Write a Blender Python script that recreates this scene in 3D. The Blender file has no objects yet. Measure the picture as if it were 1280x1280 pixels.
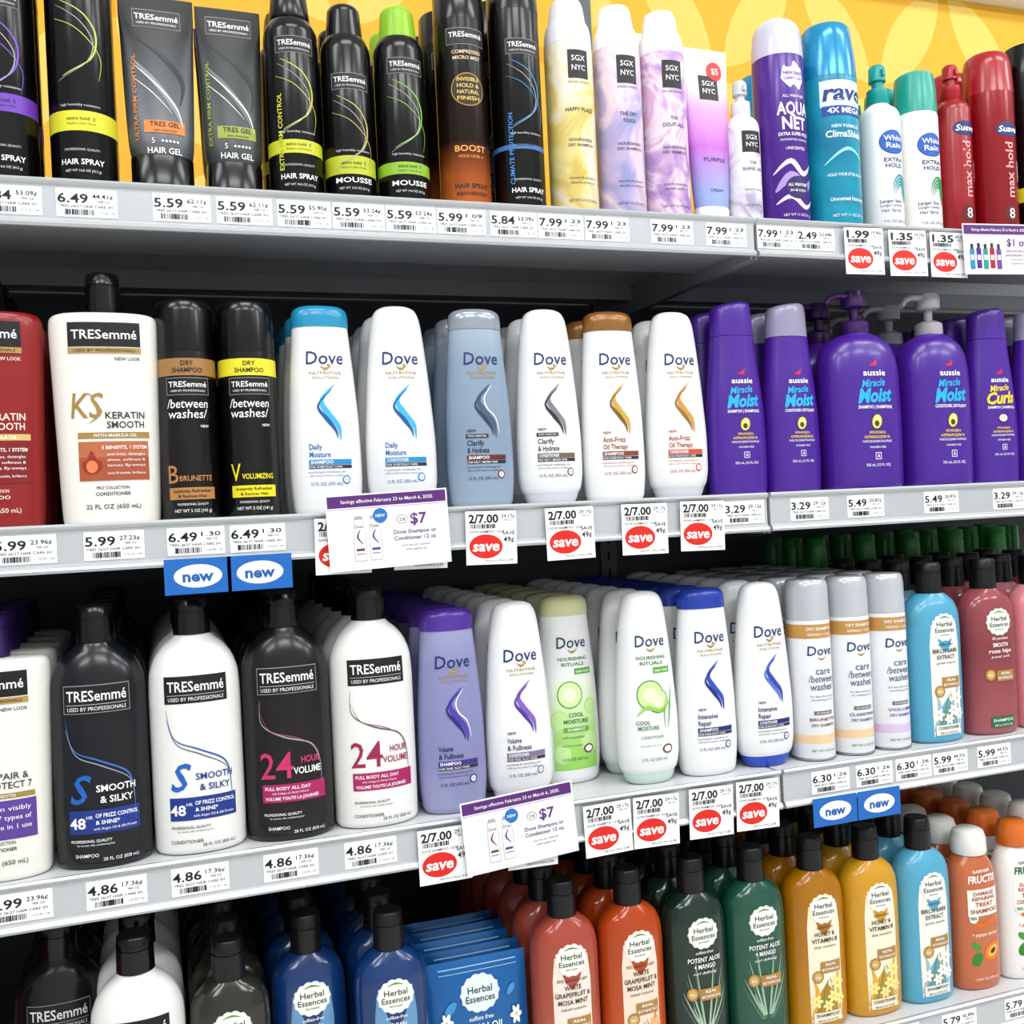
import bpy, math, random
from mathutils import Matrix, Vector
random.seed(4)
D=bpy.data
sc=bpy.context.scene
try:
    sc.view_settings.view_transform='Standard'
except Exception: pass

# ---------------------------------------------------------------- materials
def lin(h):
    h=h.lstrip('#'); o=[]
    for i in (0,2,4):
        c=int(h[i:i+2],16)/255
        o.append(c/12.92 if c<=.04045 else ((c+.055)/1.055)**2.4)
    return (o[0],o[1],o[2],1)
_m={}
def M(h,r=.42,m=0.,c=0.,t=0.,s=.4):
    k=(h,r,m,c,t,s)
    if k in _m: return _m[k]
    mt=D.materials.new('plastic_'+h.lstrip('#')); mt.use_nodes=True
    p=mt.node_tree.nodes['Principled BSDF']
    p.inputs['Base Color'].default_value=lin(h); p.inputs['Roughness'].default_value=r
    p.inputs['Metallic'].default_value=m; p.inputs['Coat Weight'].default_value=c*.5
    p.inputs['Coat Roughness'].default_value=.15
    p.inputs['Specular IOR Level'].default_value=s
    p.inputs['Transmission Weight'].default_value=t
    _m[k]=mt; return mt
def MARB(name,cols,scale=18,dist=1.5,r=.35):
    mt=D.materials.new(name); mt.use_nodes=True; nt=mt.node_tree
    p=nt.nodes['Principled BSDF']; p.inputs['Roughness'].default_value=r
    tc=nt.nodes.new('ShaderNodeTexCoord'); n=nt.nodes.new('ShaderNodeTexNoise')
    n.inputs['Scale'].default_value=scale; n.inputs['Distortion'].default_value=dist; n.inputs['Detail'].default_value=4
    cr=nt.nodes.new('ShaderNodeValToRGB'); nt.links.new(tc.outputs['Object'],n.inputs['Vector'])
    nt.links.new(n.outputs['Fac'],cr.inputs['Fac']); nt.links.new(cr.outputs['Color'],p.inputs['Base Color'])
    e=cr.color_ramp.elements
    k=len(cols)
    e[0].position=.36; e[0].color=lin(cols[0]); e[1].position=.64; e[1].color=lin(cols[-1])
    for i in range(1,k-1):
        x=e.new(.36+.28*i/(k-1)); x.color=lin(cols[i])
    return mt
def VGRAD(name,stops,r=.3,m=0.,t=0.):
    """printed ink / tinted plastic that changes with height on the pack (object z, metres)"""
    mt=D.materials.new(name); mt.use_nodes=True; nt=mt.node_tree
    p=nt.nodes['Principled BSDF']; p.inputs['Roughness'].default_value=r; p.inputs['Metallic'].default_value=m
    p.inputs['Transmission Weight'].default_value=t; p.inputs['Specular IOR Level'].default_value=.4
    tc=nt.nodes.new('ShaderNodeTexCoord'); sp=nt.nodes.new('ShaderNodeSeparateXYZ'); cr=nt.nodes.new('ShaderNodeValToRGB')
    mp=nt.nodes.new('ShaderNodeMapRange'); mp.inputs['From Max'].default_value=.25
    nt.links.new(tc.outputs['Object'],sp.inputs[0]); nt.links.new(sp.outputs['Z'],mp.inputs['Value']); nt.links.new(mp.outputs['Result'],cr.inputs['Fac']); nt.links.new(cr.outputs['Color'],p.inputs['Base Color'])
    e=cr.color_ramp.elements
    e[0].position=stops[0][0]/250; e[0].color=lin(stops[0][1]); e[1].position=stops[-1][0]/250; e[1].color=lin(stops[-1][1])
    for z,c in stops[1:-1]:
        x=e.new(z/250); x.color=lin(c)
    return mt

# ---------------------------------------------------------------- text cache
_t={}
def text2d(s,bold=0.,sh=0.):
    k=(s,bold,sh)
    if k in _t: return _t[k]
    cu=D.curves.new('lettering','FONT'); cu.body=s; cu.size=1; cu.resolution_u=2
    cu.offset=bold*.55; cu.shear=sh
    ob=D.objects.new('lettering',cu); sc.collection.objects.link(ob)
    dg=bpy.context.evaluated_depsgraph_get()
    me=D.meshes.new_from_object(ob.evaluated_get(dg))
    vs=[(v.co.x,v.co.y) for v in me.vertices]; fs=[tuple(p.vertices) for p in me.polygons]
    D.objects.remove(ob); D.meshes.remove(me); D.curves.remove(cu)
    _t[k]=(vs,fs); return _t[k]
hv=text2d('H')[0]; CAPH=max(v[1] for v in hv)

def pch(ps,k=4):
    n=len(ps); cols=len(ps[0]); out=[]
    d=[[(ps[i+1][c]-ps[i][c])/max(1e-6,(ps[i+1][0]-ps[i][0])) for c in range(cols)] for i in range(n-1)]
    m=[]
    for i in range(n):
        if i==0: m.append(d[0])
        elif i==n-1: m.append(d[-1])
        else: m.append([0 if d[i-1][c]*d[i][c]<=0 else 2*d[i-1][c]*d[i][c]/(d[i-1][c]+d[i][c]) for c in range(cols)])
    for i in range(n-1):
        h=ps[i+1][0]-ps[i][0]
        for j in range(k):
            t=j/k; a=2*t**3-3*t*t+1; b=t**3-2*t*t+t; c_=-2*t**3+3*t*t; e=t**3-t*t
            out.append(tuple([ps[i][0]+h*t]+[a*ps[i][c]+b*h*m[i][c]+c_*ps[i+1][c]+e*h*m[i+1][c] for c in range(1,cols)]))
    out.append(tuple(ps[-1])); return out

class B:
    """mesh builder in millimetres, front faces -y"""
    def __init__(s): s.v=[];s.f=[];s.mi=[];s.ms=[];s.surf=None
    def mat(s,m):
        if isinstance(m,str): m=M(m)
        if m not in s.ms: s.ms.append(m)
        return s.ms.index(m)
    def add(s,vs,fs,m):
        o=len(s.v); i=s.mat(m); s.v+=vs
        for f in fs: s.f.append(tuple(a+o for a in f)); s.mi.append(i)
    def loft(s,prof,m,n=2.0,seg=40,k=4,cx=0,cy=0,surf=False,tf=None,close=True):
        P=pch(prof,k) if k else prof
        vs=[];fs=[]
        for (z,a,b) in P:
            for i in range(seg):
                t=2*math.pi*i/seg; c=math.cos(t); q=math.sin(t)
                x=cx+a*math.copysign(abs(c)**(2/n),c); y=cy+b*math.copysign(abs(q)**(2/n),q)
                vs.append(tf(x,y,z) if tf else (x,y,z))
        for j in range(len(P)-1):
            for i in range(seg):
                a0=j*seg+i; a1=j*seg+(i+1)%seg
                fs.append((a0,a1,a1+seg,a0+seg))
        if close:
            fs.append(tuple(reversed(range(seg)))); fs.append(tuple(range((len(P)-1)*seg,len(P)*seg)))
        s.add(vs,fs,m)
        if surf: s.surf=(P,n,cx,cy)
    def ab(s,z):
        P=s.surf[0]
        if z<=P[0][0]: return P[0][1],P[0][2]
        for i in range(len(P)-1):
            if z<=P[i+1][0]:
                t=(z-P[i][0])/max(1e-6,P[i+1][0]-P[i][0])
                return P[i][1]*(1-t)+P[i+1][1]*t, P[i][2]*(1-t)+P[i+1][2]*t
        return P[-1][1],P[-1][2]
    def pt(s,x,z,l):
        if s.surf is None: return (x,-.15*l,z)
        e=.15+.13*l
        a,b=s.ab(z); n,cx,cy=s.surf[1:]
        g=max(-1.4,min(1.4,x/a)); q=math.sin(g)
        y=(1-abs(q)**n)**(1/n)
        return (cx+(a+e)*q, cy-(b+e)*y, z)
    def R(s,x,z,w,h,col,l=1,skew=0):
        nx=max(1,int(w/3)); nz=max(1,int(h/6)); vs=[];fs=[]
        for j in range(nz+1):
            for i in range(nx+1):
                zz=z-h/2+h*j/nz
                vs.append(s.pt(x-w/2+w*i/nx+skew*(zz-z),zz,l))
        for j in range(nz):
            for i in range(nx):
                a=j*(nx+1)+i; fs.append((a,a+1,a+nx+2,a+nx+1))
        s.add(vs,fs,col)
    def P(s,pts,col,l=2,rings=2):
        cx=sum(p[0] for p in pts)/len(pts); cz=sum(p[1] for p in pts)/len(pts); n=len(pts)
        vs=[s.pt(cx,cz,l)];fs=[]
        for r in range(1,rings+1):
            for p in pts: vs.append(s.pt(cx+(p[0]-cx)*r/rings,cz+(p[1]-cz)*r/rings,l))
        for i in range(n):
            fs.append((0,1+i,1+(i+1)%n))
            for r in range(rings-1):
                a=1+r*n+i; b=1+r*n+(i+1)%n; fs.append((a,a+n,b+n,b))
        s.add(vs,fs,col)
    def E(s,x,z,rx,rz,col,l=2,n=20,rot=0):
        c,q=math.cos(rot),math.sin(rot)
        s.P([(x+rx*math.cos(6.2832*i/n)*c-rz*math.sin(6.2832*i/n)*q, z+rx*math.cos(6.2832*i/n)*q+rz*math.sin(6.2832*i/n)*c) for i in range(n)],col,l,3 if rx>6 else 1)
    def badge(s,x,z,r,col,l=2,n=40,k=14,rz=None):
        rz=rz or r
        s.P([(x+r*(1+.05*math.cos(k*6.2832*i/n))*math.cos(6.2832*i/n), z+rz*(1+.05*math.cos(k*6.2832*i/n))*math.sin(6.2832*i/n)) for i in range(n)],col,l,4)
    def S(s,pts,ws,col,l=2,k=6):
        n=len(pts); c=[]
        for i in range(n-1):
            p0=pts[max(0,i-1)];p1=pts[i];p2=pts[i+1];p3=pts[min(n-1,i+2)]
            for j in range(k):
                t=j/k
                f=lambda a,b,c_,d:.5*((2*b)+(-a+c_)*t+(2*a-5*b+4*c_-d)*t*t+(-a+3*b-3*c_+d)*t**3)
                c.append((f(p0[0],p1[0],p2[0],p3[0]),f(p0[1],p1[1],p2[1],p3[1]),ws[i]*(1-t)+ws[i+1]*t))
        c.append((pts[-1][0],pts[-1][1],ws[-1]))
        vs=[];fs=[]
        for i in range(len(c)):
            a=c[max(0,i-1)];b=c[min(len(c)-1,i+1)]
            dx,dz=b[0]-a[0],b[1]-a[1]; L=math.hypot(dx,dz) or 1
            nx,nz=-dz/L*c[i][2]/2,dx/L*c[i][2]/2
            vs.append(s.pt(c[i][0]+nx,c[i][1]+nz,l)); vs.append(s.pt(c[i][0]-nx,c[i][1]-nz,l))
        for i in range(len(c)-1): fs.append((2*i,2*i+1,2*i+3,2*i+2))
        s.add(vs,fs,col)
    def T(s,txt,x,z,h,col,w=None,al='c',rot=0,sh=0,bold=0,l=3):
        v,f=text2d(txt,bold,sh)
        if not v: return
        x0=min(p[0] for p in v); x1=max(p[0] for p in v); W=x1-x0
        sy=h/CAPH; sx=sy if w is None else w/W
        off={'c':-(x0+x1)/2,'l':-x0,'r':-x1}[al]
        c,q=math.cos(rot),math.sin(rot); vs=[]
        for p in v:
            X=(p[0]+off)*sx; Z=p[1]*sy-h/2
            vs.append(s.pt(x+X*c-Z*q,z+X*q+Z*c,l))
        s.add(vs,f,col)
    def flower(s,x,z,r,col,cc='#e9b93a',n=6,l=3):
        for i in range(n):
            a=6.2832*i/n; s.E(x+r*.55*math.cos(a),z+r*.55*math.sin(a),r*.5,r*.28,col,l,8,a)
        s.E(x,z,r*.22,r*.22,cc,l+1,8)
    def band(s,z0,z1,col,l=0,k=None):
        n,cx,cy=s.surf[1:]; k=k or max(1,int((z1-z0)/6)); P=[]
        for i in range(k+1):
            z=z0+(z1-z0)*i/k; a,b=s.ab(z); P.append((z,a+.12+.1*l,b+.12+.1*l))
        s.loft(P,col,n=n,k=0,cx=cx,cy=cy,close=False)
    def box(s,x0,x1,y0,y1,z0,z1,m):
        vs=[(x,y,z) for z in(z0,z1) for y in(y0,y1) for x in(x0,x1)]
        s.add(vs,[(0,2,3,1),(4,5,7,6),(0,1,5,4),(2,6,7,3),(0,4,6,2),(1,3,7,5)],m)
    def mesh(s,name,zs=1.):
        me=D.meshes.new(name); me.from_pydata([(a*.001,b*.001,c*.001*zs) for a,b,c in s.v],[],s.f)
        for m in s.ms: me.materials.append(m)
        me.polygons.foreach_set('material_index',s.mi)
        me.polygons.foreach_set('use_smooth',[True]*len(s.f)); me.update()
        me.set_sharp_from_angle(angle=math.radians(38))
        return me
def put(name,me,x,y,z,rz=0,ry=0,rx=0):
    o=D.objects.new(name,me); o.location=(x,y,z); o.rotation_euler=(rx,ry,rz); sc.collection.objects.link(o); return o

BLK=M('#060608',.22,0,.4,0,.3); BLKM=M('#101012',.35,0,.2,0,.3); WHT=M('#e9e9e6',.35,0,.3)
W='#ececec'
# ---------------------------------------------------------------- products
def logo(b,x,z,w,h,dark=True,sub=True):
    if dark:
        b.R(x,z,w,h,'#08080a',1)
    else:
        b.R(x,z,w,h,'#9a9a9a',1); b.R(x,z,w-1.2,h-1.2,'#08080a',2)
    b.T('TRESemmé',x,z+(h*.12 if sub else 0),h*.36,W,w=w*.88,bold=.02)
    if sub:
        b.R(x,z-h*.19,w*.9,.45,'#bbbbbb',3)
        b.T('USED BY PROFESSIONALS',x,z-h*.34,h*.13,'#dddddd',w=w*.86,bold=.01)
def cap_flip(b,z,r,h,m):
    b.loft([(z-3,r*.82,r*.82),(z,r*.82,r*.82)],m,k=0)
    b.loft([(z,r,r),(z+h*.62,r*.97,r*.97),(z+h*.63,r*.9,r*.9),(z+h*.68,r*.9,r*.9),(z+h*.69,r*.97,r*.97),(z+h*.95,r*.92,r*.92),(z+h,r*.84,r*.84)],m,k=0)
def tres_round(body,dark,kind,capm=None):
    b=B()
    b.loft([(0,36,23),(1.5,39,26),(6,41,28),(60,41.5,28.5),(140,41.5,28.5),(162,40.5,27.5),(178,36,24.5),(190,28,20.5),(197,20,17),(201,16,15.5)],body,n=2.15,surf=True)
    cap_flip(b,201,17,33,capm or BLK)
    tx=W if dark else '#26262c'
    logo(b,0,152,60,25,not dark)
    lc='#8f96a2' if dark else '#55585f'
    if kind=='smooth':
        b.S([(-29,134),(-22,108),(0,97),(24,84),(30,66),(31,40)],[.3,.9,1.5,1.6,1,.4],'#1f52a8' if not dark else '#3565b5')
        b.S([(-29,126),(-20,103),(2,92),(26,78),(31,60)],[.3,.8,1.1,.7,.3],lc)
        b.T('S',-17,72,24,'#155ab2',w=20,sh=.3,bold=.03)
        b.T('SMOOTH',14,72,5.8,tx if dark else '#16367f',w=35,bold=.03); b.T('& SILKY',14,62,5.8,tx if dark else '#16367f',w=29,bold=.03)
        b.R(3,43,64,21,'#142f80',2)
        b.T('48',-21,42,9,W,w=15,bold=.04); b.T('HR',-10,47,3,W)
        b.T('OF FRIZZ CONTROL',14,48,3.4,W,w=38,bold=.03);b.T('& SHINE*',5,42,3.4,W,w=20,bold=.03);b.T('with Argan Oil & Silk Protein',12,36.5,2.2,W,w=38)
    elif kind=='24':
        b.S([(-28,134),(-27,112),(-6,99),(20,90),(30,72),(31,52)],[.3,.9,1.4,1.5,1,.3],lc)
        b.S([(-28,122),(-18,105),(6,97),(26,84),(31,66)],[.3,.6,.9,.6,.2],'#a8385f')
        b.T('24',-14,72,24,'#c02a66' if dark else '#951a4a',w=32,bold=.01)
        b.T('HOUR',19,76,6,'#c83470' if dark else '#951a4a',w=19,bold=.03); b.T('VOLUME',16,66,6.2,tx if dark else '#951a4a',w=28,bold=.03)
        b.R(3,46,64,17,'#a0185a',2)
        b.T('FULL BODY ALL DAY',-4,50.5,3,W,w=44,bold=.03);b.T('with Collagen & Vibrant Volume',-2,46,1.8,W);b.T('VOLUME TOUTE LA JOURNÉE',0,41,2.8,W,w=52,bold=.03)
    b.T('PROFESSIONAL QUALITY',-10,26,2.4,tx,w=36,bold=.015)
    b.T('for smooth, silky conditioning hair',-6,22.5,1.6,tx)
    b.T('SHAMPOO' if dark else 'CONDITIONER',-14,13,3,tx,al='c',bold=.01)
    b.T('28 FL OZ (828 mL)',16,9,2.8,tx,bold=.005)
    return b.mesh('hair_bottle')
def tres_square(body,kind,capm):
    b=B()
    b.loft([(0,38,22),(1.5,40.5,24),(6,42,25),(60,44,26),(140,46.5,26.5),(178,47.5,26.5),(186,47,26),(190,45,25),(192.5,40,22),(193.5,17,17)],body,n=2.6,surf=True)
    b.loft([(193,15,15),(197,15,15)],capm,k=0)
    cap_flip(b,197,15.5,34,capm)
    logo(b,0,172,66,22,True,False)
    g='#9a7c3e' if kind!='red' else '#c9b070'
    t2='#303030' if kind!='red' else '#ead8c8'
    b.R(0,157.5,66,5,'#a88a4c',4); b.T('USED BY PROFESSIONALS',0,157.5,2.4,'#111111',w=54,l=6,bold=.01)
    b.T('NEW LOOK',20,150,3,t2,w=24,bold=.02)
    if kind=='rep':
        b.T('7',-4,112,26,g,w=16); b.S([(-30,126),(-16,118),(-12,106),(-30,98)],[3,3,3,3],g)
        b.T('REPAIR &',12,92,5.6,t2,w=36,bold=.02); b.T('PROTECT 7',12,84,5.6,t2,w=42,bold=.02); b.R(6,75,60,4.5,g,2); b.T('WITH BIOTIN',6,75,2.6,W)
        b.R(4,54,66,34,'#55398c',2)
        for i,t in enumerate(['System visibly','fights 7 types of','Damage in 1 use']): b.T(t,8,64-8*i,4,W,w=46)
    else:
        b.T('KS',-18,108,22,g,w=30,sh=.15,bold=.01)
        b.S([(-32,100),(-24,112),(-14,118),(-8,100),(-16,92)],[.6,1.6,1,1.8,.4],g,4)
        b.T('KERATIN',16,99,6,t2,w=36,bold=.025); b.T('SMOOTH',16,90.5,6,t2,w=34,bold=.025)
        b.R(6,81,66,5.5,g,2); b.T('WITH MARULA OIL',6,81,2.8,W,w=38,bold=.01)
        if kind!='red':
            b.R(5,58,64,35,'#b0623c',3); b.R(5,51,64,21,'#a04c30',4)
            b.P([(-15+9*math.sin(t)*(1 if math.cos(t)<.3 else .55),55+(12 if math.cos(t)>.9 else 9)*math.cos(t)) for t in [i*6.2832/24 for i in range(24)]],'#8c2c18',5,3)
            b.E(-15,53,5,5.6,'#d8794c',7)
        else: b.R(5,58,64,35,'#7a1014',3)
        b.T('5 BENEFITS, 1 SYSTEM',14,70,3,W,w=40,bold=.03,l=9)
        for i,t in enumerate(['anti-frizz, detangles','shine, softness &','tames fly-aways']): b.T(t,15,64-5*i,2.4,W,w=34,l=9)
        b.T('anti-frisottis, brillance',15,47,2.2,W,w=34,l=9)
    b.T('PRO COLLECTION',2,34,2.8,t2,w=28,bold=.02); b.T('CONDITIONER' if kind!='red' else 'SHAMPOO',2,28.5,3,t2,w=30,bold=.03)
    b.T('22 FL OZ (650 mL)',2,17,4,t2,w=48,bold=.015)
    return b.mesh('hair_bottle')
def dove_label(b,l1,l2,bc,bt,c1,c2,tc='#142660',gold='#a08440',badge=False,dz=0,tx2=None,foot=None):
    b.T('Dove',0,153+dz,12.5,tc,w=38,bold=.012,sh=.08)
    b.S([(-5,145+dz),(0,142+dz),(6,145.5+dz)],[.3,3,.3],gold); b.E(3,146+dz,1.6,1.1,gold)
    b.T('NUTRITIVE',0,138+dz,2.8,gold,w=32,bold=.015); b.T('SOLUTIONS',0,133.5+dz,2.3,gold,w=27,bold=.015)
    b.S([(8,127+dz),(-5,112+dz),(-1,100+dz),(10,86+dz),(12,72+dz)],[.4,4,6,4.6,.5],c1,2)
    b.S([(5,122+dz),(-9,106+dz),(0,92+dz),(7,82+dz),(9,74+dz)],[.4,2,4.2,2.6,.4],c2,3)
    b.S([(9,125+dz),(1,113+dz),(3,102+dz),(12,92+dz),(16,76+dz)],[.4,1.2,1.4,1.2,.4],W,3)
    t=tx2 or tc
    if badge: b.T('NEW',-19,(79 if badge=='c' else 74)+dz,2.8,t,bold=.03,al='l')
    if badge=='c': b.R(-9,73.5,24,3.8,'#2b2b2b',4); b.T('WITH CHARCOAL',-9,73.5,2,W,w=20,l=6)
    b.T(l1,-20,66.5+dz,5.2,t,al='l',bold=.025,w=len(l1)*2.6); b.T(l2,-20,59+dz,5.2,t,al='l',bold=.025,w=len(l2)*2.6)
    b.R(1,51.5+dz,44,5,bc,2); b.T(bt,-8,51.5+dz,3,W,w=22,bold=.03)
    b.R(1,46.8+dz,44,3.2,'#24243a',2); b.T(foot or 'FOR EVERYDAY CARE',-4,46.8+dz,1.9,W,w=32,bold=.01)
    b.T('nourishing & revitalizing care',-3,42+dz,2,t,w=38); b.T('with smooth moisture complex',-4,38.6+dz,1.8,t,w=34)
    b.E(16,34+dz,4.4,4.4,bc,2); b.E(16,34+dz,3,3,W,3); b.T('0%',16,34+dz,2,bc,l=4)
    b.T('12 FL OZ (355 mL)',-4,30.5+dz,3,t,w=31,bold=.008)
DS=[(0,27,16),(1.5,30,18),(8,33,20.5),(40,35.3,22),(90,34.3,21.5),(140,31,19.5),(170,28.5,17.5),(184,27.3,16.5)]
def dove_s(body,cap,*a,**k):
    b=B(); b.loft(DS,body,surf=True,n=2.2)
    b.loft([(184,28,17.2),(194,27.8,17),(200,26.5,16),(204,22,13),(206,12,7),(206.4,.2,.2)],cap,n=2.2)
    lab=k.pop('lab',None)
    if lab: lab(b,*a)
    else: dove_label(b,*a,**k)
    return b.mesh('shampoo_bottle')
DC=[(13,30.5,18.7),(18,33.3,20.2),(34,35.6,22),(60,35.8,22.3),(110,33,20.8),(150,29.6,18.8),(178,26.6,17),(193,24.3,15.5),(202,20.5,12.8),(206.5,13,8),(208,.2,.2)]
def dove_c(body,cap,*a,**k):
    b=B(); b.loft(DC,body,surf=True,n=2.2)
    b.loft([(0,22,14),(1,24.5,15.5),(6,28,17.5),(13,30.3,18.5)],cap,n=2.2)
    lab=k.pop('lab',None)
    if lab: lab(b,*a)
    else: dove_label(b,*a,**k)
    return b.mesh('conditioner_bottle')
VG1=VGRAD('cucumber_print',[(14,'#8fca58'),(50,'#a2d270'),(84,'#cfe6b4'),(118,'#e4e8de')],.35)
def cucumber(b,cond):
    g='#2f6f2a'
    b.T('Dove',0,155,12,'#17355a',w=36,bold=.012,sh=.08); b.S([(-5,147),(0,144),(6,147.5)],[.3,2.8,.3],'#a08440')
    b.T('NOURISHING',0,137,3.6,g,w=35,bold=.02); b.T('RITUALS',0,131,3.6,g,w=27,bold=.02)
    b.R(12,123,22,6.4,'#55a02e',2); b.T('new look',12,123,3.4,W,w=18,bold=.01)
    if cond:
        for (x,z,r) in((-4,97,16),(5,90,13)):
            b.E(x,z,r,r,'#4f9438',2); b.E(x,z,r*.91,r*.91,'#c4e09a',3); b.E(x,z,r*.5,r*.5,'#dcebba',4)
            for i in range(6): b.E(x+r*.34*math.cos(i),z+r*.34*math.sin(i),1.6,.9,'#f0f6dc',5,8,i)
        b.S([(-20,76),(-8,84),(6,80),(20,88)],[1,4,4,.6],'#8cc456',6); b.S([(16,60),(20,84),(24,106)],[.4,2,.3],'#4f9c30',6); b.S([(12,60),(12,78),(16,94)],[.4,1.6,.3],'#6fb048',6)
        b.T('COOL',-14,68,4,g,al='c',bold=.03,l=8);b.T('MOISTURE',-8,62,4,g,w=24,bold=.03,l=8)
    else:
        b.R(0,66,56,100,VG1,1)
        for i,(x,z,r) in enumerate([(-20,70,12),(19,84,9),(17,46,13),(-18,34,11)]): b.E(x,z,r,r,'#b4da88',2); b.E(x,z,r*.8,r*.8,'#bfe098',3)
        b.E(-6,98,15,15,'#5f9f40',4); b.E(-6,98,13.6,13.6,'#cfe6a6',5); b.E(-6,98,7.5,7.5,'#e0efc4',6)
        for i in range(7): b.E(-6+5.4*math.cos(i*.9),98+5.4*math.sin(i*.9),2,1,'#f2f8e2',7,8,i*.9)
        b.T('COOL',0,76,4.2,g,bold=.03,l=6);b.T('MOISTURE',0,69,4.2,g,w=29,bold=.03,l=6)
        b.R(0,60,30,5,'#55a02e',5); b.T('SHAMPOO',0,60,3,W,bold=.03,l=8)
    b.T('CONDITIONER' if cond else 'with cucumber',-4,52,3,g,w=26,l=6)
    b.E(14,38,6.5,5,'#5b3a1e',5); b.E(14,38,4.6,3.4,W,6)
    b.T('with green tea scent',-6,43,2,g,w=24,l=6)
    b.T('12 FL OZ (355 mL)',-2,28,3,g,w=30,l=6,bold=.008)
def aussie_lab(b,z,s,word,cond=False,cc='#22a6dc'):
    b.P([(x*s*.9,z+s*y) for x,y in((-4,4),(-1,5),(2,7),(4,9),(4.6,7),(3,4.5),(5,3),(2,3),(1,1),(-1,2.5),(-6,1.5))],'#d01a30',2,1)
    b.T('aussie',0,z-5*s,6*s,W,w=27*s,bold=.03)
    b.T('Miracle',-2*s,z-15.5*s,7.4*s,cc,w=29*s,sh=.35,bold=.04,rot=.08)
    b.T(word,0,z-28*s,13.5*s,cc,w=43*s,sh=.3,bold=.07,rot=.05)
    b.T('CONDITIONER | REVITALISANT' if cond else 'SHAMPOO | SHAMPOING',0,z-40*s,3.2*s,W,w=42*s,bold=.03)
    if word=='Moist':
        b.E(0,z-55*s,6.6*s,8.2*s,'#2a5f1e',2,16,-.3); b.E(0,z-55*s,5.6*s,7.1*s,'#e6dc7a',3,16,-.3); b.E(-.3*s,z-57*s,2.9*s,3.1*s,'#5b2d12',4)
    else:
        b.E(0,z-54*s,7*s,5.6*s,'#4b2a16',2); b.E(0,z-53.5*s,6*s,4.4*s,'#f0ece2',3); b.E(0,z-53*s,4*s,2.4*s,'#cfc8ba',4)
    b.T('WITH AVOCADO &',0,z-66*s,2.6*s,'#f0cc2c',w=20*s,bold=.03); b.T('AUSTRALIAN JOJOBA OIL',0,z-70.5*s,2.6*s,'#f0cc2c',w=32*s,bold=.03)
    b.T("HUILE DE JOJOBA D'AUSTRALIE",0,z-75*s,2.2*s,W,w=36*s,bold=.01); b.T('PARABEN FREE',0,z-81*s,2*s,W)
    b.R(0,z-90*s,7*s,7*s,W,2); b.R(0,z-90*s,5.8*s,5.8*s,'#5a2a9c',3); b.T('A',0,z-90*s,3.4*s,W,l=4,bold=.02)
    b.T('355 mL (12 FL OZ)',0,z-99*s,2.6*s,W,bold=.008)
PUR=M('#43188a',.3,0,.4)
def aussie(word,capm,cond=False,cc='#22a6dc'):
    b=B(); b.loft([(0,30,19),(1.5,33,21),(8,35,22),(45,36,23),(90,35,22.5),(130,31.5,20.5),(160,28,18.5),(180,26.2,17.5)],PUR,n=2.2,surf=True)
    b.loft([(180.6,26,17.4),(204,24.6,16.5),(213,23.6,15.8),(217,21,14),(219,14,9),(219.4,.2,.2)],capm,n=2.2,tf=lambda x,y,z:(x,y,z+.13*x*max(0,min(1,(z-190)/20))))
    aussie_lab(b,134,.98,word,cond,cc); return b.mesh('hair_bottle')
def aussie_pump(word,capm,cond=False,w=53):
    k=w/53; b=B()
    b.loft([(0,46*k,28),(1.5,50*k,30),(8,52*k,32),(70,53*k,32.5),(130,52*k,32),(156,49*k,30),(172,41*k,26),(181,28*k,20),(186,16,15)],PUR,n=2.4,surf=True)
    b.loft([(185,15.5,15.5),(187,16.5,16.5),(199,16,16),(200,14.5,14.5),(203,9,9)],capm,k=0)
    b.loft([(202,5,5),(218,5,5)],capm,k=0)
    b.loft([(216,9,9),(218,14,14),(230,14.5,14.5),(236,13,13),(237.5,9,9)],capm,k=0)
    vs=[];fs=[];P=[(0,229,7,4.5),(-14,231.5,6.4,4.2),(-26,231.5,5.8,3.8),(-35,228,4.8,3.4),(-40,221,3.8,3.1)]
    for (x,z,a,c) in P:
        for i in range(14):
            t=6.2832*i/14; vs.append((x+(c*math.sin(t)*(-.5) if x<-30 else 0),a*math.cos(t),z+c*math.sin(t)))
    for j in range(4):
        for i in range(14): fs.append((j*14+i,j*14+(i+1)%14,(j+1)*14+(i+1)%14,(j+1)*14+i))
    fs.append(tuple(range(56,70))); b.add(vs,fs,capm)
    aussie_lab(b,142,1.14,word,cond); return b.mesh('pump_bottle')
HB=[(0,32,20),(1.5,35,22),(6,36.5,23.5),(70,37,24),(135,37,24),(152,36,23.4),(165,31.5,21),(173,24,17.5),(178,16,15)]
GRN='#20401f'
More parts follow.
